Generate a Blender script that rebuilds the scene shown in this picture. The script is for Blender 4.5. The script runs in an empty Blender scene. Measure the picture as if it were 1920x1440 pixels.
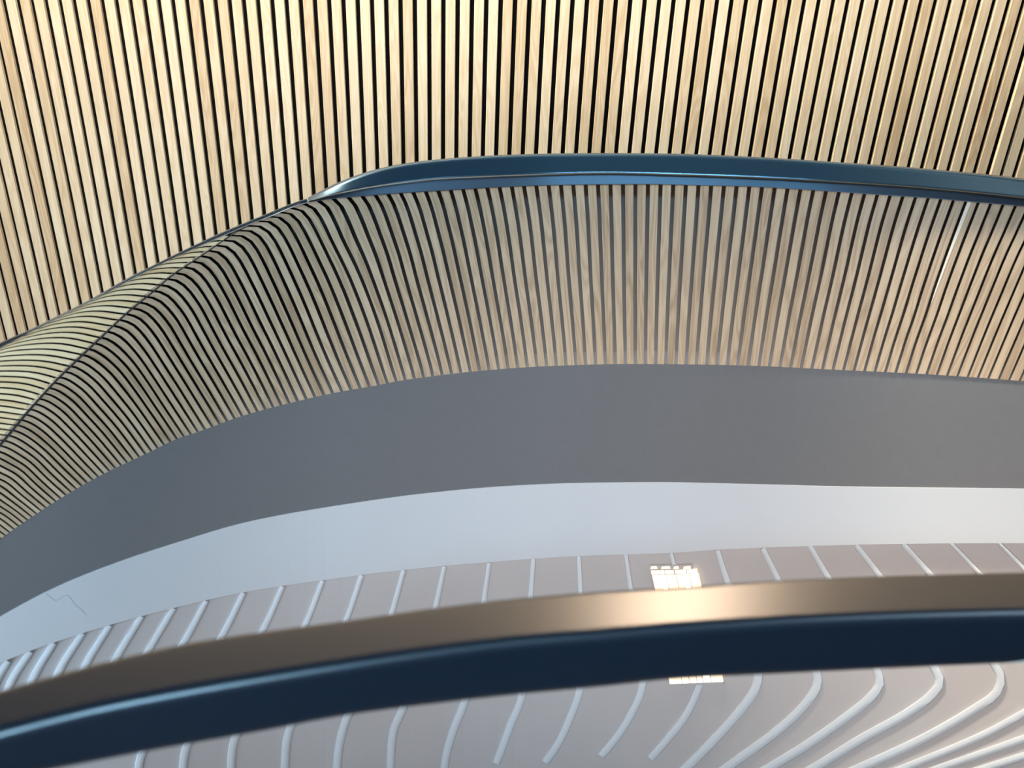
import bpy, math, random
import numpy as np
from mathutils import Vector, Matrix

random.seed(7)
D = bpy.data
COL = bpy.context.scene.collection
SC = bpy.context.scene

# ------------------------------------------------------------------ camera
W_PX, H_PX, F_PX = 1920.0, 1440.0, 1450.0
CAM = Vector((0.0, 0.0, 3.0))
# the vertical slats of the far wall converge downwards at this picture point
VP = (823.0, 3812.0)
d_cam = Vector((VP[0] - 960, -(VP[1] - 720), -F_PX)).normalized()
zw = -d_cam
xw = Vector((VP[1] - 720, VP[0] - 960, 0)).normalized()
yw = zw.cross(xw).normalized()
ROT = Matrix((xw, yw, zw))            # camera axes -> world axes

cam_d = D.cameras.new('camera')
cam_d.sensor_width = 36.0
cam_d.lens = 36.0 * F_PX / W_PX
cam_d.clip_start = 0.02
cam_d.dof.use_dof = True
cam_d.dof.focus_distance = 2.35
cam_d.dof.aperture_fstop = 5.6
cam = D.objects.new('camera', cam_d)
cam.matrix_world = Matrix.Translation(CAM) @ ROT.to_4x4()
COL.objects.link(cam)
SC.camera = cam

# ------------------------------------------------------------------ world, lamps, exposure
SC.view_settings.view_transform = 'Standard'
SC.view_settings.look = 'None'
SC.view_settings.exposure = 0.0
SC.view_settings.gamma = 1.0
SC.view_settings.use_curve_mapping = False

world = D.worlds.new('daylight')
SC.world = world
world.use_nodes = True
bg = world.node_tree.nodes['Background']
bg.inputs[0].default_value = (0.50, 0.60, 0.75, 1)
bg.inputs[1].default_value = 0.22


def area(name, loc, target, size, size_y, power, color, spread=180):
    l = D.lights.new(name, 'AREA')
    l.shape = 'RECTANGLE'
    l.size, l.size_y = size, size_y
    l.energy = power
    l.color = color
    l.spread = math.radians(spread)
    o = D.objects.new(name, l)
    o.location = loc
    o.rotation_euler = (Vector(target) - Vector(loc)).to_track_quat('-Z', 'Y').to_euler()
    COL.objects.link(o)
    return o


area('wall_fill', (-1.0, 1.42, 6.4), (0.3, 2.4, 2.9), 4.2, 0.7, 1750, (1.0, 0.895, 0.72))  # unseen area light added to brighten the slatted wall
area('right_fill', (1.75, -0.25, 3.9), (-0.6, 1.4, 2.8), 1.0, 0.9, 6, (0.55, 0.78, 1.0), 90)  # unseen fill added for blue reflections on the far rail
area('rear_fill', (-0.4, -2.0, 4.5), (-0.1, 0.3, 2.6), 0.5, 0.4, 12, (0.42, 0.74, 1.0), 60)  # unseen fill added for the blue highlight along the near rail
area('left_fill', (-1.15, -0.30, 2.2), (-0.9, 1.2, 1.8), 0.9, 0.8, 30, (0.78, 0.90, 1.0))  # unseen fill added to brighten the left of the parapet
area('rail_highlight_fill', (0.437, 1.515, 3.603), (0.12, 0.41, 2.64), 0.20, 0.12, 0.75, (1.0, 0.74, 0.52), 50)  # unseen lamp added for the warm highlight on the near rail
area('warm_parapet_fill', (0.24, 0.49, 2.60), (0.70, 1.70, 1.2), 0.5, 0.03, 10.0, (1.0, 0.68, 0.45), 120)  # unseen fill behind the near rail, added to warm the parapet


# ------------------------------------------------------------------ curves and projection
def pchip(xs, ys):
    xs = np.asarray(xs, float); ys = np.asarray(ys, float)
    h = np.diff(xs); dl = np.diff(ys) / h
    n = len(xs); m = np.zeros(n)
    if n == 2:
        m[:] = dl[0]
    else:
        for i in range(1, n - 1):
            if dl[i - 1] * dl[i] > 0:
                w1 = 2 * h[i] + h[i - 1]; w2 = h[i] + 2 * h[i - 1]
                m[i] = (w1 + w2) / (w1 / dl[i - 1] + w2 / dl[i])
        m[0], m[-1] = dl[0], dl[-1]

    def f(x):
        x = float(x)
        if x <= xs[0]:
            return ys[0] + m[0] * (x - xs[0])
        if x >= xs[-1]:
            return ys[-1] + m[-1] * (x - xs[-1])
        i = int(np.searchsorted(xs, x) - 1)
        t = (x - xs[i]) / h[i]
        return ((2 * t**3 - 3 * t**2 + 1) * ys[i] + (t**3 - 2 * t**2 + t) * h[i] * m[i]
                + (-2 * t**3 + 3 * t**2) * ys[i + 1] + (t**3 - t**2) * h[i] * m[i + 1])
    return f


def curve(pts):
    pts = sorted(pts)
    return pchip([p[0] for p in pts], [p[1] for p in pts])


def catmull(pts, n):
    """resample a polyline to n points, smooth, evenly spaced along its length"""
    P = [np.array(p, float) for p in pts]
    P = [2 * P[0] - P[1]] + P + [2 * P[-1] - P[-2]]
    dense = []
    for i in range(1, len(P) - 2):
        p0, p1, p2, p3 = P[i - 1], P[i], P[i + 1], P[i + 2]
        t0 = 0.0
        t1 = t0 + max(np.linalg.norm(p1 - p0), 1e-6) ** 0.5
        t2 = t1 + max(np.linalg.norm(p2 - p1), 1e-6) ** 0.5
        t3 = t2 + max(np.linalg.norm(p3 - p2), 1e-6) ** 0.5
        for k in range(12):
            t = t1 + (t2 - t1) * k / 12
            a1 = (t1 - t) / (t1 - t0) * p0 + (t - t0) / (t1 - t0) * p1
            a2 = (t2 - t) / (t2 - t1) * p1 + (t - t1) / (t2 - t1) * p2
            a3 = (t3 - t) / (t3 - t2) * p2 + (t - t2) / (t3 - t2) * p3
            b1 = (t2 - t) / (t2 - t0) * a1 + (t - t0) / (t2 - t0) * a2
            b2 = (t3 - t) / (t3 - t1) * a2 + (t - t1) / (t3 - t1) * a3
            dense.append((t2 - t) / (t2 - t1) * b1 + (t - t1) / (t2 - t1) * b2)
    dense.append(P[-2])
    dense = np.array(dense)
    s = np.concatenate([[0], np.cumsum(np.linalg.norm(np.diff(dense, axis=0), axis=1))])
    u = np.linspace(0, s[-1], n)
    return np.stack([np.interp(u, s, dense[:, 0]), np.interp(u, s, dense[:, 1])], 1)


def ray(px, py):
    v = Vector((px - 960.0, -(py - 720.0), -F_PX))
    return ROT @ v


def azimuth(px, py):
    r = ray(px, py)
    return math.atan2(r.x, r.y)


# plan of the curved parapet: horizontal distance from the viewer for each bearing
R_PLAN = pchip([-0.95, -0.62, -0.25, 0.05, 0.35, 0.70, 1.0], [1.32, 1.46, 1.72, 1.84, 1.85, 1.74, 1.60])


def on_parapet(px, py, out=0.0):
    """point of the parapet under a picture point; out > 0 = proud of it, towards the stairwell"""
    r = ray(px, py)
    hor = math.hypot(r.x, r.y)
    k = (R_PLAN(math.atan2(r.x, r.y)) - out) / hor
    return CAM + r * k


def on_level(px, py, z):
    r = ray(px, py)
    return CAM + r * ((z - CAM.z) / r.z)


def pushed(p, back):
    """move a point horizontally away from the stairwell"""
    h = Vector((p.x - CAM.x, p.y - CAM.y, 0)).normalized()
    return p + h * back


# ------------------------------------------------------------------ materials
def mat(name):
    m = D.materials.new(name)
    m.use_nodes = True
    return m, m.node_tree.nodes, m.node_tree.links, m.node_tree.nodes['Principled BSDF']


def plain(name, col, rough=0.5, metal=0.0, var=0.06, scale=14.0, coat=0.0, spec=0.5):
    m, N, L, b = mat(name)
    tc = N.new('ShaderNodeTexCoord')
    nz = N.new('ShaderNodeTexNoise')
    nz.inputs['Scale'].default_value = scale
    nz.inputs['Detail'].default_value = 5
    L.new(tc.outputs['Object'], nz.inputs['Vector'])
    mx = N.new('ShaderNodeMix'); mx.data_type = 'RGBA'
    mx.inputs[6].default_value = (*[c * (1 - var) for c in col], 1)
    mx.inputs[7].default_value = (*[min(1, c * (1 + var)) for c in col], 1)
    L.new(nz.outputs['Fac'], mx.inputs[0])
    L.new(mx.outputs[2], b.inputs['Base Color'])
    b.inputs['Roughness'].default_value = rough
    b.inputs['Metallic'].default_value = metal
    b.inputs['Coat Weight'].default_value = coat
    b.inputs['Specular IOR Level'].default_value = spec
    return m


def oak(name, light, mid, dark, rough=0.45, sat_var=1.0):
    m, N, L, b = mat(name)
    uv = N.new('ShaderNodeUVMap'); uv.uv_map = 'grain'
    oi = N.new('ShaderNodeObjectInfo')
    ofs = N.new('ShaderNodeCombineXYZ')
    mul = N.new('ShaderNodeMath'); mul.operation = 'MULTIPLY'; mul.inputs[1].default_value = 37.0
    L.new(oi.outputs['Random'], mul.inputs[0])
    L.new(mul.outputs[0], ofs.inputs['X']); L.new(mul.outputs[0], ofs.inputs['Y'])
    add = N.new('ShaderNodeVectorMath'); add.operation = 'ADD'
    L.new(uv.outputs['UV'], add.inputs[0]); L.new(ofs.outputs[0], add.inputs[1])

    def stretched(sx, sy):
        mp = N.new('ShaderNodeVectorMath'); mp.operation = 'MULTIPLY'
        mp.inputs[1].default_value = (sx, sy, 1)
        L.new(add.outputs[0], mp.inputs[0])
        return mp.outputs[0]
    # broad cathedral figure
    fig = N.new('ShaderNodeTexNoise'); fig.inputs['Scale'].default_value = 1.0
    fig.inputs['Detail'].default_value = 2; fig.inputs['Distortion'].default_value = 0.4
    L.new(stretched(19, 1.7), fig.inputs['Vector'])
    k = N.new('ShaderNodeMath'); k.operation = 'MULTIPLY'; k.inputs[1].default_value = 75.0
    L.new(fig.outputs['Fac'], k.inputs[0])
    sn = N.new('ShaderNodeMath'); sn.operation = 'SINE'
    L.new(k.outputs[0], sn.inputs[0])
    # fine pores
    por = N.new('ShaderNodeTexNoise'); por.inputs['Scale'].default_value = 1.0
    por.inputs['Detail'].default_value = 6; por.inputs['Roughness'].default_value = 0.7
    L.new(stretched(300, 9), por.inputs['Vector'])
    # slow tone drift along the slat
    tone = N.new('ShaderNodeTexNoise'); tone.inputs['Scale'].default_value = 1.0
    L.new(stretched(5, 1.6), tone.inputs['Vector'])
    ramp = N.new('ShaderNodeValToRGB')
    ramp.color_ramp.elements[0].position = 0.0; ramp.color_ramp.elements[0].color = (*dark, 1)
    ramp.color_ramp.elements[1].position = 1.0; ramp.color_ramp.elements[1].color = (*light, 1)
    e = ramp.color_ramp.elements.new(0.5); e.color = (*mid, 1)

    def mad(sock, f, o):
        q = N.new('ShaderNodeMath'); q.operation = 'MULTIPLY_ADD'
        q.inputs[1].default_value = f
        if isinstance(o, float):
            q.inputs[2].default_value = o
        else:
            L.new(o, q.inputs[2])
        L.new(sock, q.inputs[0])
        return q.outputs[0]
    v = mad(oi.outputs['Random'], 0.55 * sat_var, 0.29 - 0.275 * sat_var)
    v = mad(sn.outputs[0], 0.17, v)
    v = mad(por.outputs['Fac'], 1.1, v)
    v = mad(tone.outputs['Fac'], 0.35, v)
    v = mad(v, 1.0, -0.49)
    L.new(v, ramp.inputs[0])
    L.new(ramp.outputs[0], b.inputs['Base Color'])
    b.inputs['Roughness'].default_value = rough
    b.inputs['Specular IOR Level'].default_value = 0.35
    bp = N.new('ShaderNodeBump'); bp.inputs['Strength'].default_value = 0.06
    bp.inputs['Distance'].default_value = 0.001
    L.new(por.outputs['Fac'], bp.inputs['Height'])
    L.new(bp.outputs[0], b.inputs['Normal'])
    return m


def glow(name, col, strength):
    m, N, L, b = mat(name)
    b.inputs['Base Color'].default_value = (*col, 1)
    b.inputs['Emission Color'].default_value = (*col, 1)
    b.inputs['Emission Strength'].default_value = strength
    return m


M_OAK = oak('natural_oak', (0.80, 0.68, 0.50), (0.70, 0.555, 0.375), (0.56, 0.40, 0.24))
M_OAK_DIM = oak('oak_dim_reflection', (0.57, 0.455, 0.325), (0.455, 0.345, 0.232), (0.29, 0.20, 0.122), rough=0.38, sat_var=0.55)  # oak darkened to the tone of the dimmer reflection
M_OAK_BRIGHT = oak('oak_bright_reflection', (0.92, 0.77, 0.50), (0.84, 0.66, 0.39), (0.68, 0.49, 0.26), rough=0.38)  # oak lightened to the tone of the stronger reflection at left
M_GLINT = plain('slat_glint', (0.80, 0.74, 0.62), 0.4)  # pale colour standing in for a glint of light
M_BLACK = plain('black_felt', (0.006, 0.006, 0.006), 0.95, spec=0.05)
M_GREY = plain('grey_satin_panel', (0.138, 0.143, 0.152), 0.42, var=0.05, scale=40, spec=0.4)
M_JOINT = plain('charcoal_joint', (0.02, 0.02, 0.022), 0.6)
M_WHITE = plain('white_satin_paint', (0.51, 0.54, 0.575), 0.35, var=0.025, scale=5, coat=0.1)
M_CRACK = plain('hairline_dirt', (0.40, 0.45, 0.49), 0.7)
M_RIBBED = plain('taupe_reflection', (0.44, 0.42, 0.42), 0.45, var=0.05, scale=6)
M_RIB = plain('pale_rib_reflection', (0.58, 0.62, 0.66), 0.4, var=0.02)
M_STEEL = plain('blue_black_steel', (0.006, 0.019, 0.036), 0.22, metal=0.0, var=0.08, scale=60, spec=0.9)
M_STEEL_D = plain('blue_black_steel_lip', (0.035, 0.042, 0.055), 0.38, var=0.08, scale=60, spec=0.7)
M_RAIL = plain('satin_navy_rail', (0.003, 0.011, 0.022), 0.33, var=0.10, scale=90, spec=0.5)
M_RAIL.node_tree.nodes['Principled BSDF'].inputs['IOR'].default_value = 1.75
M_RAILTOP = M_RAIL
M_SHIELD = plain('dark_grey_shield', (0.06, 0.057, 0.055), 0.7)
M_FLOOR = plain('grey_floor', (0.22, 0.21, 0.20), 0.5)
M_GLOW = glow('warm_reflection_pane', (1.0, 0.80, 0.56), 1.15)  # glow imitates the reflection of a warm light
M_GLOWD = glow('dim_reflection_pane', (1.0, 0.78, 0.56), 0.85)
M_HOT = glow('hot_reflection_pane', (1.0, 0.94, 0.82), 2.2)


# ------------------------------------------------------------------ object helpers
def link_mesh(name, verts, faces, material, parent=None, uvs=None, smooth=False):
    me = D.meshes.new(name)
    me.from_pydata([tuple(v) for v in verts], [], faces)
    if uvs is not None:
        lay = me.uv_layers.new(name='grain')
        for lp in me.loops:
            lay.data[lp.index].uv = uvs[lp.vertex_index]
    me.materials.append(material)
    if smooth:
        me.shade_smooth()
    me.update()
    o = D.objects.new(name, me)
    COL.objects.link(o)
    if parent:
        o.parent = parent
    return o


def thing(name, label=None, cat=None, kind=None):
    o = D.objects.new(name, None)
    o.empty_display_size = 0.1
    COL.objects.link(o)
    if label: o['label'] = label
    if cat: o['category'] = cat
    if kind: o['kind'] = kind
    return o


def sweep(sections, close_ends=True, loop=True):
    """quads between successive cross sections (lists of points)"""
    n = len(sections[0]); V = []; F = []
    for s in sections:
        V += list(s)
    for i in range(len(sections) - 1):
        for j in range(n if loop else n - 1):
            a, b = i * n + j, i * n + (j + 1) % n
            F.append((a, b, b + n, a + n))
    if close_ends and loop:
        F.append(tuple(range(n - 1, -1, -1)))
        F.append(tuple(range((len(sections) - 1) * n, len(sections) * n)))
    return V, F


def band(name, top, bot, out_front, out_back, material, parent, x0=-230, x1=3000, nx=100, nv=4):
    """curved board between two picture curves, with real thickness"""
    secs = []
    for i in range(nx + 1):
        x = x0 + (x1 - x0) * i / nx
        yt, yb = top(x), bot(x)
        front = [on_parapet(x, yt + (yb - yt) * j / nv, out_front) for j in range(nv + 1)]
        th = out_front - out_back
        secs.append(front + [pushed(front[-1], th), pushed(front[0], th)])
    V, F = sweep(secs)
    return link_mesh(name, V, F, material, parent)


# ------------------------------------------------------------------ traced curves of the photograph
T_EDGE = curve([(-200, 760), (-100, 702), (0, 653), (10, 648), (50, 625), (100, 601), (167, 567), (250, 523), (323, 485), (407, 448),
                (490, 412.5), (515, 403.5), (530, 396.5), (548, 389), (572, 381.5), (597, 376.3), (627, 372.5), (680, 368), (751, 362.5),
                (844, 357), (936, 351.5), (1028, 348), (1121, 346.5), (1215, 346), (1309, 348), (1405, 350.3), (1501, 355.6),
                (1597, 362), (1669, 367), (1740, 371.7), (1811, 378), (1904, 386), (2000, 396)])
RAIL_TOP = curve([(-200, 742), (-100, 690), (0, 644), (32, 630), (60, 618.5), (100, 599.5), (167, 565.5), (240, 523.5), (262, 512), (307, 488.5), (350, 467.5),
                  (417, 436), (487, 407), (560, 377.5), (576, 372.5), (600, 360), (630, 345), (653, 335.5), (700, 320), (747, 309.5),
                  (820, 300), (890, 294.5), (960, 291), (1060, 288.5), (1150, 288), (1240, 288.7), (1320, 290.8), (1440, 296.5),
                  (1600, 307), (1680, 312.5), (1777, 321), (1853, 328), (1920, 336), (2020, 350)])
RAIL_MID = curve([(-200, 748), (-100, 695), (0, 648), (32, 632.5), (60, 620), (100, 600), (167, 566), (240, 524), (307, 490.5), (350, 470.3), (417, 439.5),
                  (487, 410.5), (560, 381), (578, 377), (633, 362), (700, 349), (760, 341), (820, 334.5), (890, 331), (960, 328), (1133, 323.5),
                  (1280, 327), (1440, 333), (1600, 342), (1717, 350), (1817, 359), (1920, 370), (2020, 384)])
E_SLAT = curve([(-120, 1082), (0, 1010), (10.8, 1004), (60, 970), (95, 947), (132, 924.5), (173, 900), (216, 877.5), (262, 856), (318, 831),
                (365, 812), (412, 795), (468, 776), (512, 763.5), (558, 752), (607, 741), (657, 731.7), (692, 725), (747, 715.5), (840, 703),
                (882, 697.5), (952, 691), (1025, 686.7), (1098, 684), (1173, 682.5), (1267, 681.8), (1286, 682.3), (1444, 686.8), (1561, 693),
                (1660, 698), (1796, 705.5), (1912, 714), (2050, 726)])
W_EDGE = curve([(-150, 1250), (0, 1157), (107, 1100), (213, 1057), (333, 1017), (467, 978), (640, 947), (800, 925), (960, 911), (1100, 905.5),
                (1230, 904.5), (1400, 908), (1600, 913), (1920, 917), (2050, 920)])
V_EDGE = curve([(-150, 1308), (0, 1243), (52, 1222), (100, 1205), (205, 1172), (325, 1140), (460, 1110), (640, 1083), (753, 1069), (917, 1054),
                (1087, 1042.5), (1273, 1036), (1340, 1031), (1513, 1024), (1680, 1020), (1860, 1018.5), (1920, 1018.5), (2050, 1021)])
N_BACK = curve([(-250, 1371), (0, 1291), (112, 1259), (220, 1231), (345, 1203), (480, 1182), (640, 1161), (820, 1135.5), (995, 1116), (1180, 1102.5),
                (1280, 1097), (1463, 1085), (1647, 1077), (1920, 1070), (2150, 1066)])
N_EDGE = curve([(-250, 1446), (0, 1377), (175, 1333), (325, 1303), (480, 1276), (640, 1250), (820, 1223), (973, 1204), (1140, 1190), (1280, 1178.5),
                (1513, 1163.5), (1720, 1155), (1920, 1150), (2150, 1146)])
N_LOW = curve([(-250, 1530), (0, 1463), (125, 1437), (250, 1412), (480, 1371), (640, 1341), (820, 1317), (973, 1300), (1140, 1284), (1280, 1269),
               (1513, 1257), (1720, 1247), (1920, 1238), (2150, 1231)])

# ------------------------------------------------------------------ setting: floor and slatted wall
link_mesh('floor', [(-6, -4, 0), (6, -4, 0), (6, 2.8, 0), (-6, 2.8, 0), (-6, -4, -0.1), (6, -4, -0.1), (6, 2.8, -0.1), (-6, 2.8, -0.1)],
          [(0, 1, 2, 3), (7, 6, 5, 4), (0, 4, 5, 1), (1, 5, 6, 2), (2, 6, 7, 3), (3, 7, 4, 0)], M_FLOOR)['kind'] = 'structure'

# unseen slab added to keep the wall light off the parapet
link_mesh('light_shield', [(-5, -0.9, 4.4), (5, -0.9, 4.4), (5, 1.72, 4.4), (-5, 1.72, 4.4), (-5, -0.9, 4.55), (5, -0.9, 4.55), (5, 1.72, 4.55), (-5, 1.72, 4.55)],
          [(3, 2, 1, 0), (4, 5, 6, 7), (0, 1, 5, 4), (1, 2, 6, 5), (2, 3, 7, 6), (3, 0, 4, 7)], M_SHIELD)['kind'] = 'structure'

PITCH = 0.040
SLAT_W = 0.0274
SLAT_D = 0.010
# wall plane (world y = const): 27 px at the top of the frame is one 40 mm pitch
r_top = ray(823, 0)
WALL_Y = (PITCH * F_PX / 27.0) / F_PX * r_top.y


def wall_x(px, py):
    r = ray(px, py)
    return r.x / r.y * WALL_Y


GAP0 = wall_x(5.5, 0)
STEP = (wall_x(1921, 0) - wall_x(5.5, 0)) / 71.0
wall = thing('wall_back', kind='structure')
wall.location = (0, WALL_Y, 0)
Z0, Z1 = 0.0, 4.3
hw = SLAT_W / 2 * STEP / PITCH
bev = 0.0012
sec = [(-hw, SLAT_D), (-hw, bev), (-hw + bev, 0), (hw - bev, 0), (hw, bev), (hw, SLAT_D)]
V = [(x, y, z) for z in (Z0, Z1) for x, y in sec]
F = [(j, j + 1, j + 7, j + 6) for j in range(5)] + [(5, 4, 3, 2, 1, 0), (6, 7, 8, 9, 10, 11)]
UV = [(x + y, z) for z in (Z0, Z1) for x, y in sec]
slat_mesh = None
for i in range(-52, 122):
    x = GAP0 + STEP * (i + 0.5)
    if slat_mesh is None:
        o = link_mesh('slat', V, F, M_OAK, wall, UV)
        slat_mesh = o.data
    else:
        o = D.objects.new('slat', slat_mesh)
        COL.objects.link(o)
        o.parent = wall
    jitter = random.uniform(-0.0008, 0.0008)
    if i == 72:
        jitter = -0.0045                      # slat set proud so its lit side imitates a glint
    o.location = (x, jitter, 0)
xl, xr = GAP0 + STEP * -52, GAP0 + STEP * 122
yb = SLAT_D + 0.003
link_mesh('backing_board', [(xl, yb, Z0), (xr, yb, Z0), (xr, yb, Z1), (xl, yb, Z1), (xl, yb + .02, Z0), (xr, yb + .02, Z0), (xr, yb + .02, Z1), (xl, yb + .02, Z1)],
          [(0, 1, 2, 3), (7, 6, 5, 4), (0, 4, 5, 1), (1, 5, 6, 2), (2, 6, 7, 3), (3, 7, 4, 0)], M_BLACK, wall)

# ------------------------------------------------------------------ curved parapet: reflected wall slats built as solid ones
parapet = thing('reflecting_parapet', 'curved stairwell parapet with reflected wall slats built as solid slats above a smooth grey band', 'parapet')
DEEP = 0.09


def depth_at(x, y):
    t, e = T_EDGE(x), E_SLAT(x)
    v = min(1.0, max(0.0, (y - t) / (e - t)))
    return DEEP * (1 - v) ** 0.8 + 0.0005


# grey panel behind the slats: depth tapers so gaps fade like a hazy reflection
secs = []
NXB, NVB = 124, 14
for i in range(NXB + 1):
    x = -230 + 3230 * i / NXB
    yt, ye, yw_ = T_EDGE(x) - 1, E_SLAT(x), W_EDGE(x) + 0.6
    s = [on_parapet(x, yt - 1.5, 0.001)]          # closed along the top, under the rail
    for j in range(NVB + 1):
        y = yt + (ye - yt) * j / NVB
        s.append(on_parapet(x, y, -depth_at(x, y)))
    for j in range(1, 5):
        s.append(on_parapet(x, ye + (yw_ - ye) * j / 4))
    s.append(pushed(s[-1], 0.06)); s.append(on_parapet(x, yt + 3, -(DEEP + 0.03)))
    secs.append(s)
V, F = sweep(secs)
bk = link_mesh('grey_panel', V, F, M_GREY, parapet, smooth=False)
bk['label'] = 'smooth satin grey panel below the reflected slats'

NS = 18
GUIDES = {
    -66: [(-185, 1024), (-150, 1022), (-110, 1030), (-75, 1047), (-48, 1040 + 8)],
    -60: [(-133, 967), (-100, 968), (-60, 978), (-25, 993), (1.7, 1010)],
    -50: [(-44, 872), (-22, 876), (0, 886), (22, 897.5), (50, 922), (86, 952)],
    -40: [(43, 777), (55, 779), (67, 784), (87, 797), (108, 816), (130, 838), (150, 859), (184, 894)],
    -31: [(131, 686.5), (145, 690), (163, 701), (182, 717), (205, 743), (240, 785), (284, 846)],
    -27: [(175, 643), (187, 646), (203, 655), (220, 669), (240, 690), (265, 724), (290, 761), (332, 823)],
    -24: [(212, 610.5), (223, 613), (240, 621.7), (256, 638), (273, 660), (300, 700), (326, 740), (349, 776), (371, 810)],
    -18: [(284, 545), (300, 547.5), (317, 556.5), (332, 572), (347, 592), (365, 624), (385, 660), (420, 720), (454, 780)],
    -12: [(376, 480), (391, 482), (404, 491), (418, 508), (431, 531), (447, 561), (471, 610), (496.7, 660), (520, 708), (542.5, 756)],
    -6: [(466, 423.5), (483, 423.5), (498, 430), (510, 443), (522, 463), (549, 520), (567, 560), (608, 660), (641, 734)],
    -2: [(546, 390), (557, 390.5), (567, 396), (576, 405), (586, 421), (600, 449), (617, 484), (634, 520), (666, 600), (701.7, 700), (710, 722)],
    0: [(597, 376), (604, 379), (612, 387), (621, 402), (629, 418), (643, 450), (660, 484), (676.7, 520), (707, 600), (738, 700), (743, 715)],
    2: [(653.8, 370), (666, 385), (679, 413), (691, 444), (706, 482), (718.3, 520), (746, 605), (774.6, 700), (777, 710)],
    8: [(798.5, 360), (809, 388), (818, 421), (829, 463), (842.3, 520), (863, 610), (881.9, 697)],
    16: [(982.5, 349), (991, 402), (996.5, 444), (1005, 520), (1015.5, 603), (1025.2, 686.7)],
    24: [(1168, 346.3), (1169, 430), (1169.8, 520), (1171, 600), (1172.7, 682.5)],
    34: [(1405, 350.3), (1397, 414), (1383.5, 520), (1373, 603), (1363.8, 684.5)],
    45: [(1669, 367), (1653, 420), (1627.5, 520), (1606, 600), (1581.7, 694)],
    51: [(1811, 378), (1791, 431), (1773, 480), (1751, 543), (1737, 587), (1718, 640), (1699, 699.5)],
    55: [(1904, 386), (1883, 435), (1863, 480), (1831, 560), (1802, 634), (1776, 704)],
    62: [(2068, 402), (2020, 480), (1982, 560), (1945, 640), (1912, 714)],
    68: [(2205, 416), (2155, 490), (2113, 570), (2070, 650), (2034, 724)],
}
gk = sorted(GUIDES)
gp = {g: catmull(GUIDES[g], NS + 1) for g in gk}
fam = [[pchip(gk, [gp[g][t][c] for g in gk]) for c in (0, 1)] for t in range(NS + 1)]


def gap_curve(g):
    return np.array([[fam[t][0](g), fam[t][1](g)] for t in range(NS + 1)])


LEFT = {
    -8: [(421, 441.5), (425, 440.5), (429, 440.5), (433, 441.5)],
    -10: [(356, 469), (370, 465), (386, 462.5), (401, 462)],
    -13: [(295, 498), (312, 494.5), (334, 492.5), (357, 492)],
    -16: [(232, 530), (252, 525), (282, 521.5), (310, 523.5)],
    -20: [(148, 577), (180, 567), (217, 563), (260, 566.5)],
    -24: [(72, 616), (110, 606.5), (153, 603), (210, 611.5)],
    -27: [(-3, 655), (30, 643.5), (85, 634), (130, 634), (175, 643.5)],
    -30: [(-70, 686), (0, 669), (33, 666), (67, 665), (100, 667.5), (141, 675.5)],
    -35: [(-130, 733), (-60, 718), (0, 716), (50, 720), (87, 731)],
    -40: [(-160, 782), (-80, 768), (-40, 769), (0, 772), (42.5, 778)],
    -46: [(-185, 838), (-120, 826), (-60, 828), (-8, 835)],
    -50: [(-195, 880), (-150, 868), (-90, 866), (-46, 873)],
}
lk = sorted(LEFT)
NL = 12
lp = {g: catmull(LEFT[g], NL + 1) for g in lk}
lfam = [[pchip(lk, [lp[g][t][c] for g in lk]) for c in (0, 1)] for t in range(NL + 1)]


def left_curve(g):
    return np.array([[lfam[t][0](g), lfam[t][1](g)] for t in range(NL + 1)])


def reflected_slat(c0, c1, a0, a1, material, tuck, proud=0.003, constant=None):
    """one reflected slat, built solid between two gap centre lines"""
    A = c0 + (c1 - c0) * a0
    B = c0 + (c1 - c0) * a1
    if tuck:
        for q in (A, B):
            t = q[0] - q[1]
            q[0] = q[0] + t / max(np.linalg.norm(t), 1e-6) * 5.0
    Vv, Ff, Uu = [], [], []
    dist = 0.0
    prev = None
    for t in range(len(A)):
        pa, pb = on_parapet(A[t][0], A[t][1], proud), on_parapet(B[t][0], B[t][1], proud)
        da = constant if constant is not None else depth_at(*A[t])
        db = constant if constant is not None else depth_at(*B[t])
        mid = (pa + pb) / 2
        if prev is not None:
            dist += (mid - prev).length
        prev = mid
        w = (pb - pa).length
        Vv += [on_parapet(A[t][0], A[t][1], -da), pa, pb, on_parapet(B[t][0], B[t][1], -db)]
        Uu += [(-0.01, dist), (0, dist), (w, dist), (w + 0.01, dist)]
        if t:
            k = 4 * t
            Ff += [(k - 4 + j, k - 3 + j, k + 1 + j, k + j) for j in range(3)]
    Ff += [(3, 2, 1, 0), (len(Vv) - 4, len(Vv) - 3, len(Vv) - 2, len(Vv) - 1)]
    return link_mesh('slat', Vv, Ff, material, parapet, Uu)


for g in range(-70, 96):
    gap = 0.165 if g < 34 else max(0.11, 0.165 - (g - 34) * 0.0022)
    sl = reflected_slat(gap_curve(g), gap_curve(g + 1), gap, 1 - gap, M_OAK_DIM, True)
    if g == 51:                              # pale strip imitating the glint along this slat
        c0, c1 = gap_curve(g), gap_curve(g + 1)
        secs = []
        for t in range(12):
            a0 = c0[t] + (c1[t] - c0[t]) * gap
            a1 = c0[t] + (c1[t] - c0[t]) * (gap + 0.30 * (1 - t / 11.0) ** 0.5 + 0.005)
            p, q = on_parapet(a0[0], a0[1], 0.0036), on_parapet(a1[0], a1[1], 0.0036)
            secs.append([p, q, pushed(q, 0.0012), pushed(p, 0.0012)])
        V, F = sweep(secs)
        link_mesh('glint_strip', V, F, M_GLINT, sl)['label'] = 'pale strip imitating a glint along the slat'
for g in range(-54, -8):
    reflected_slat(left_curve(g), left_curve(g + 1), 0.14, 0.86, M_OAK_BRIGHT, g > -28, constant=DEEP * 0.9)

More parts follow.
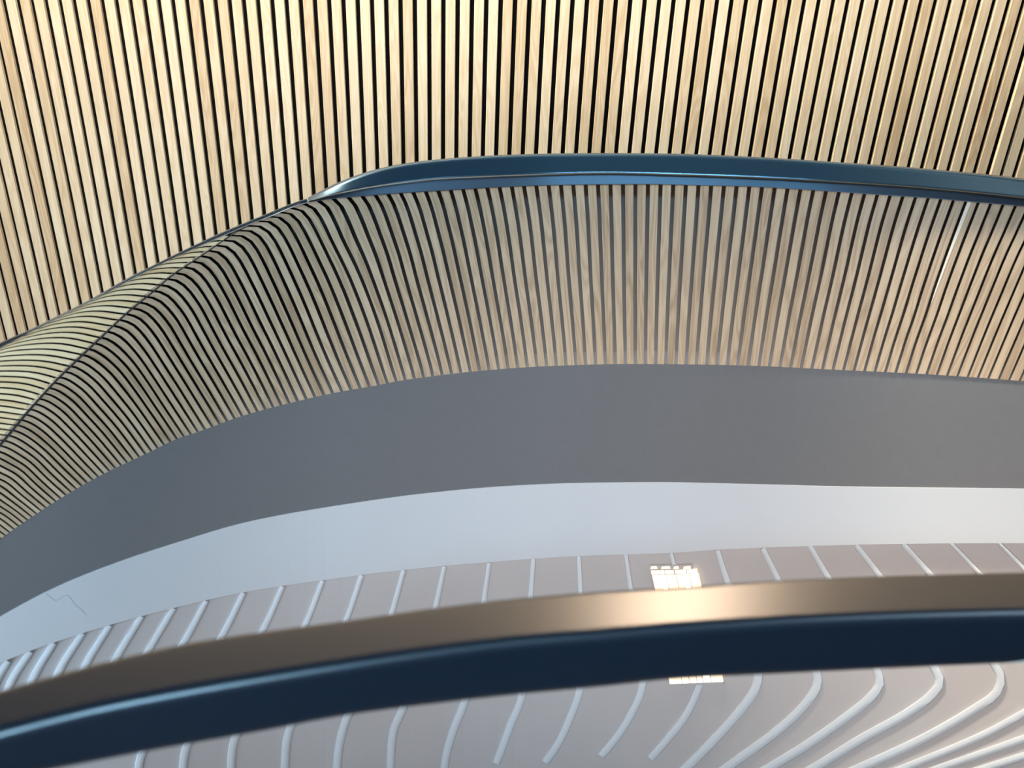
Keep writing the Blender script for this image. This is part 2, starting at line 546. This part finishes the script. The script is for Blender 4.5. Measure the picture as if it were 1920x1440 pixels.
# joint between the two panels
SEAM = [(468, 421.5), (445, 434), (377, 480), (320, 518.5), (292, 543), (235, 590), (182, 640), (140, 680), (107, 712), (63, 760), (0, 835), (-50, 893), (-120, 968), (-190, 1040)]
sc = catmull(SEAM, 40)
secs = []
for i in range(40):
    a = sc[max(0, i - 1)]; b = sc[min(39, i + 1)]
    t = (b - a) / np.linalg.norm(b - a); nrm = np.array([-t[1], t[0]])
    w = 0.8 + 1.5 * min(1, i / 28)
    l, r = sc[i] - nrm * w, sc[i] + nrm * w
    pl, pr = on_parapet(l[0], l[1], 0.0042), on_parapet(r[0], r[1], 0.0042)
    secs.append([pl, pr, pushed(pr, 0.03), pushed(pl, 0.03)])
V, F = sweep(secs)
link_mesh('joint_strip', V, F, M_JOINT, parapet)['label'] = 'thin charcoal joint strip between the two panels'

# ------------------------------------------------------------------ far handrail on the parapet
rail = thing('handrail', 'far blue-black steel handrail curving along the top of the parapet', 'handrail')


for m_ in (M_STEEL, M_STEEL_D):
    m_.node_tree.nodes['Principled BSDF'].inputs['IOR'].default_value = 1.6
    m_.node_tree.nodes['Principled BSDF'].inputs['Specular Tint'].default_value = (0.42, 0.72, 1.0, 1)


def rail_board(name, top, bot, out, thick, material, x0, x1, nx, rnd, lean=0.0):
    secs = []
    for i in range(nx + 1):
        x = x0 + (x1 - x0) * i / nx
        yt, yb = top(x), bot(x)
        if yb - yt < 1.2:
            yb = yt + 1.2
        rr = min(rnd, (yb - yt) * 0.25)
        pts = [(yt, -0.006), (yt + rr * 0.35, -0.0015), (yt + rr, 0), (yt + rr * 1.2, 0), (yt + (yb - yt) * 0.5, 0), (yb - rr * 0.5, 0), (yb - rr * 0.4, 0), (yb - rr * 0.1, -0.0005), (yb, -0.002)]
        pts = [(y, out + o_ - lean * (1 - (y - yt) / (yb - yt))) for y, o_ in pts]
        s = [on_parapet(x, y, o_) for y, o_ in pts]
        s += [pushed(s[-1], thick), pushed(s[0], thick)]
        secs.append(s)
    V, F = sweep(secs)
    o = link_mesh(name, V, F, material, rail, smooth=True)
    return o


rail_board('rail_cap', RAIL_TOP, RAIL_MID, 0.030, 0.008, M_STEEL, 577.5, 3000, 90, 6, 0.022)
c2 = rail_board('rail_cap', RAIL_TOP, RAIL_MID, 0.007, 0.004, M_STEEL, -230, 575.5, 50, 2)
c2['label'] = 'left length of rail cap running down along the wall'
rail_board('rail_lip', RAIL_MID, lambda x: max(T_EDGE(x), RAIL_MID(x) + 1.0), 0.012, 0.010, M_STEEL_D, -230, 3000, 150, 3, 0.008)

# ------------------------------------------------------------------ white fascia under the grey band
fascia = thing('fascia_band', 'smooth white curved fascia band below the grey band of the parapet', 'fascia')
band('fascia_board', W_EDGE, V_EDGE, 0.002, -0.02, M_WHITE, fascia)
crk = catmull([(87, 1114), (104, 1126), (126, 1116.5), (140, 1134), (156, 1147), (160, 1154)], 26)
secs = []
for i in range(26):
    a = crk[max(0, i - 1)]; b = crk[min(25, i + 1)]
    t = (b - a) / np.linalg.norm(b - a); nrm = np.array([-t[1], t[0]])
    w = 0.8
    l, r = crk[i] - nrm * w, crk[i] + nrm * w
    pl, pr = on_parapet(l[0], l[1], 0.0024), on_parapet(r[0], r[1], 0.0024)
    secs.append([pl, pr, pushed(pr, 0.001), pushed(pl, 0.001)])
V, F = sweep(secs)
link_mesh('hairline_crack', V, F, M_CRACK, fascia)['label'] = 'thin zigzag crack in the white paint'

# ------------------------------------------------------------------ reflected ribs under the fascia, built as a solid panel
ribbed = thing('ribbed_reflection', 'reflection of curving ribs built as a solid taupe panel below the white fascia', 'panel')
BACK = -0.022
secs = []
for i in range(101):
    x = -230 + 3230 * i / 100
    yt = V_EDGE(x) - 14
    s = [on_parapet(x, yt + (1500 - yt) * j / 8, BACK) for j in range(9)]
    s.append(Vector((s[-1].x, s[-1].y, 0.0)))
    s += [pushed(s[-1], 0.04), pushed(s[0], 0.04)]
    secs.append(s)
V, F = sweep(secs)
link_mesh('reflection_board', V, F, M_RIBBED, ribbed)

RIBS = {
    -17: [(-28, 1258), (-62, 1316), (-70, 1345)],
    -16: [(15, 1240), (-6, 1275), (-22, 1325)],
    -15: [(57, 1222), (20, 1280), (6, 1325)],
    -14: [(101, 1206), (64, 1268), (46, 1318)],
    -13: [(155, 1188), (114, 1253), (92, 1305)],
    -12: [(206, 1173), (163, 1243), (137, 1296)],
    -11: [(266, 1156), (222, 1228), (188, 1290)],
    -10: [(326, 1141), (281, 1216), (240, 1285)],
    -9: [(387, 1127), (349, 1198), (292, 1290)],
    -8: [(457, 1112), (420, 1187), (350, 1300), (270, 1405), (260, 1440), (257, 1500)],
    -7: [(530, 1100), (495, 1178), (430, 1280), (352, 1395), (343, 1440), (341, 1500)],
    -6: [(605, 1089), (573, 1170), (520, 1270), (442, 1382), (433, 1440), (431, 1500)],
    -5: [(678, 1079), (652, 1155), (610, 1250), (543, 1368), (534, 1440), (532, 1500)],
    -4: [(757, 1069), (737, 1141), (705, 1240), (650, 1348), (636, 1400), (632, 1440), (631, 1500)],
    -3: [(833, 1062), (818, 1133), (795, 1230), (754, 1333), (738, 1370), (732, 1440), (732, 1500)],
    -2: [(917, 1055), (908, 1122), (893, 1220), (870, 1320), (853, 1362), (840, 1403), (833, 1440), (829, 1500)],
    -1: [(1000, 1048), (995, 1114), (988, 1210), (977, 1310), (957, 1360), (940, 1407), (930, 1432)],
    0: [(1085, 1043), (1088, 1107), (1092, 1200), (1088, 1290), (1070, 1343), (1047, 1393), (1022, 1430)],
    1: [(1173, 1039), (1182, 1101), (1200, 1200), (1204, 1288), (1187, 1332), (1160, 1377), (1127, 1418)],
    2: [(1258, 1037), (1272, 1092), (1300, 1180), (1315, 1265), (1300, 1313), (1280, 1350), (1220, 1423)],
    3: [(1345, 1032), (1363, 1088), (1402, 1180), (1422, 1260), (1417, 1290), (1390, 1330), (1330, 1397), (1287, 1440), (1230, 1500)],
    4: [(1430, 1028), (1457, 1083), (1505, 1180), (1530, 1255), (1533, 1283), (1513, 1317), (1467, 1363), (1363, 1440), (1285, 1498)],
    5: [(1518, 1023), (1550, 1078), (1610, 1175), (1640, 1245), (1650, 1280), (1633, 1307), (1580, 1350), (1513, 1397), (1443, 1440), (1350, 1497)],
    6: [(1605, 1022), (1647, 1076), (1712, 1170), (1748, 1245), (1763, 1277), (1747, 1303), (1697, 1340), (1613, 1387), (1527, 1440), (1430, 1496)],
    7: [(1693, 1020), (1740, 1072), (1815, 1165), (1858, 1235), (1877, 1270), (1868, 1300), (1827, 1330), (1747, 1377), (1680, 1410), (1613, 1440), (1490, 1495)],
    8: [(1783, 1019), (1832, 1070), (1925, 1170), (1972, 1240), (1985, 1280), (1965, 1312), (1920, 1337), (1847, 1377), (1697, 1440), (1560, 1494)],
    9: [(1873, 1019), (1923, 1069), (2040, 1190), (2080, 1255), (2082, 1300), (2030, 1340), (1920, 1385), (1763, 1440), (1610, 1492)],
    10: [(1963, 1020), (2020, 1075), (2130, 1190), (2180, 1265), (2170, 1325), (2060, 1373), (1920, 1418), (1850, 1440), (1680, 1494)],
}
for r_, pts in sorted(RIBS.items()):
    n = 44
    c = catmull(pts, n)
    secs = []
    for i in range(n):
        a = c[max(0, i - 1)]; b = c[min(n - 1, i + 1)]
        t = (b - a) / np.linalg.norm(b - a); nrm = np.array([-t[1], t[0]])
        yv = c[i][1]
        w = 4.2 + 3.4 * min(1, max(0, (yv - 1040) / 260.0)) + (1.4 if r_ >= 3 else 0) * (1 if r_ < 8 else 0)
        s = []
        for k, o_ in ((-1.0, BACK + 0.001), (-0.8, BACK + 0.006), (0.0, BACK + 0.008), (0.8, BACK + 0.006), (1.0, BACK + 0.001)):
            q = c[i] + nrm * w * k
            s.append(on_parapet(q[0], q[1], o_))
        s += [pushed(s[-1], 0.006), pushed(s[0], 0.006)]
        secs.append(s)
    V, F = sweep(secs)
    link_mesh('rib', V, F, M_RIB, ribbed, smooth=True)  # reflected rib, built solid

# ------------------------------------------------------------------ reflection of a warm light, built as glowing panes
refl = thing('light_reflection', 'glowing panes imitating the reflection of a warm light, partly behind the near handrail', 'light')


def quad_pane(name, q, out, thick, material):
    p = [on_parapet(x, y, out) for x, y in q]
    b = [pushed(v, thick) for v in p]
    return link_mesh(name, p + b, [(3, 2, 1, 0), (4, 5, 6, 7), (0, 1, 5, 4), (1, 2, 6, 5), (2, 3, 7, 6), (3, 0, 4, 7)], material, refl)


O_P = BACK + 0.012
quad_pane('reflection_backing', [(1218.5, 1061), (1297, 1059.5), (1357, 1284), (1256, 1285)], BACK + 0.0095, 0.008, M_RIBBED)


def skew(x, y):
    return x + (y - 1077) * 0.215


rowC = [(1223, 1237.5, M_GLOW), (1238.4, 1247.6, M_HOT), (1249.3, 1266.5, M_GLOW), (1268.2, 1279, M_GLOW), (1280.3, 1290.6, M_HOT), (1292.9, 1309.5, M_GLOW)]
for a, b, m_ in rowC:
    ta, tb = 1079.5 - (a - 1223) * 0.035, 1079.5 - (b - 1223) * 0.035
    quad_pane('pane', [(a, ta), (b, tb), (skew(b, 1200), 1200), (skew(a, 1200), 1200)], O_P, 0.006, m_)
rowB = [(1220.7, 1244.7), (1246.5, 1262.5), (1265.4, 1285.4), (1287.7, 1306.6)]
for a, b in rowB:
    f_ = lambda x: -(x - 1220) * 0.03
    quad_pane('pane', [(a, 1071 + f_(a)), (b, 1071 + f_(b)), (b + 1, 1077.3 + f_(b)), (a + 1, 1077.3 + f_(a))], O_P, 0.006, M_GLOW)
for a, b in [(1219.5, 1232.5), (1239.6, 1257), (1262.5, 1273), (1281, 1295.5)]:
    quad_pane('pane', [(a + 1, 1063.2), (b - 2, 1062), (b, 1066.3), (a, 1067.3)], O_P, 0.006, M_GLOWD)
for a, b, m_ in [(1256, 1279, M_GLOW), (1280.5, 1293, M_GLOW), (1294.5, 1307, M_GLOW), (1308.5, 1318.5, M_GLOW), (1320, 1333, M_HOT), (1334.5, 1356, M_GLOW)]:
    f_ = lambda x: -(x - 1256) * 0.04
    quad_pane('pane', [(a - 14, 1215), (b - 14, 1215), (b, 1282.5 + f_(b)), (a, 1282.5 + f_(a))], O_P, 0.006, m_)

# ------------------------------------------------------------------ near handrail
near = thing('handrail', 'near thick satin navy handrail sweeping across the lower picture, out of focus', 'handrail')
ZT = CAM.z - 0.36
edge_plan_az, edge_plan_r = [], []
xs = [-420 + 3220 * i / 90 for i in range(91)]
for x in xs:
    p = on_level(x, N_EDGE(x), ZT)
    edge_plan_az.append(math.atan2(p.x - CAM.x, p.y - CAM.y)); edge_plan_r.append(math.hypot(p.x - CAM.x, p.y - CAM.y))
plan = pchip(edge_plan_az, edge_plan_r)
secs = []
for x in xs:
    A = on_level(x, N_BACK(x), ZT)
    B = on_level(x, N_EDGE(x), ZT)
    rr = ray(x, N_LOW(x)); hor = math.hypot(rr.x, rr.y)
    Cc = CAM + rr * ((plan(math.atan2(rr.x, rr.y)) - 0.002) / hor)
    back = (A - B); back.z = 0; back = back.normalized()
    up = Vector((0, 0, 1))
    h = B.z - Cc.z
    rb = 0.007
    # top face, rounded front edge, front face, rounded lower edge, underside, back
    s = [A - up * 0.004, A - up * 0.001 - back * 0.001, A - back * 0.004, A - back * 0.005, B + back * (rb + .001), B + back * rb]
    for k in range(1, 6):
        t = k / 6 * math.pi / 2
        s.append(B + back * rb * (1 - math.sin(t)) - up * rb * (1 - math.cos(t)))
    rl = 0.013
    h += 0.85 * rl
    s += [B - up * rb, B - up * (rb + .001), B - up * (h * 0.45), B - up * (h - rl)]
    for k in range(1, 6):
        t = k / 6 * math.pi / 2
        s.append(B - up * (h - rl) - up * rl * math.sin(t) + back * rl * (1 - math.cos(t)))
    low = len(s)
    s += [B - up * h + back * rl, A - up * h - back * rb, A - up * (h - rb)]
    secs.append(s)
V, F = sweep(secs)
link_mesh('rail_bar', V, F, M_RAIL, near, smooth=True)
for idx in (1, 89):
    s = secs[idx]
    c = (s[low] + s[low + 1]) / 2
    Vp, Fp = [], []
    for z in (0.0, c.z + 0.01):
        for k in range(10):
            a = 2 * math.pi * k / 10
            Vp.append((c.x + 0.018 * math.cos(a), c.y + 0.018 * math.sin(a), z))
    for k in range(10):
        Fp.append((k, (k + 1) % 10, 10 + (k + 1) % 10, 10 + k))
    Fp += [tuple(range(9, -1, -1)), tuple(range(10, 20))]
    link_mesh('post', Vp, Fp, M_RAIL, near)

# smooth shading keeps flat faces crisp where they meet at an edge
for o in D.objects:
    if o.type == 'MESH' and o.name.split('.')[0] in ('rail_cap', 'rail_lip', 'rib', 'rail_bar'):
        o.data.set_sharp_from_angle(angle=math.radians(50))
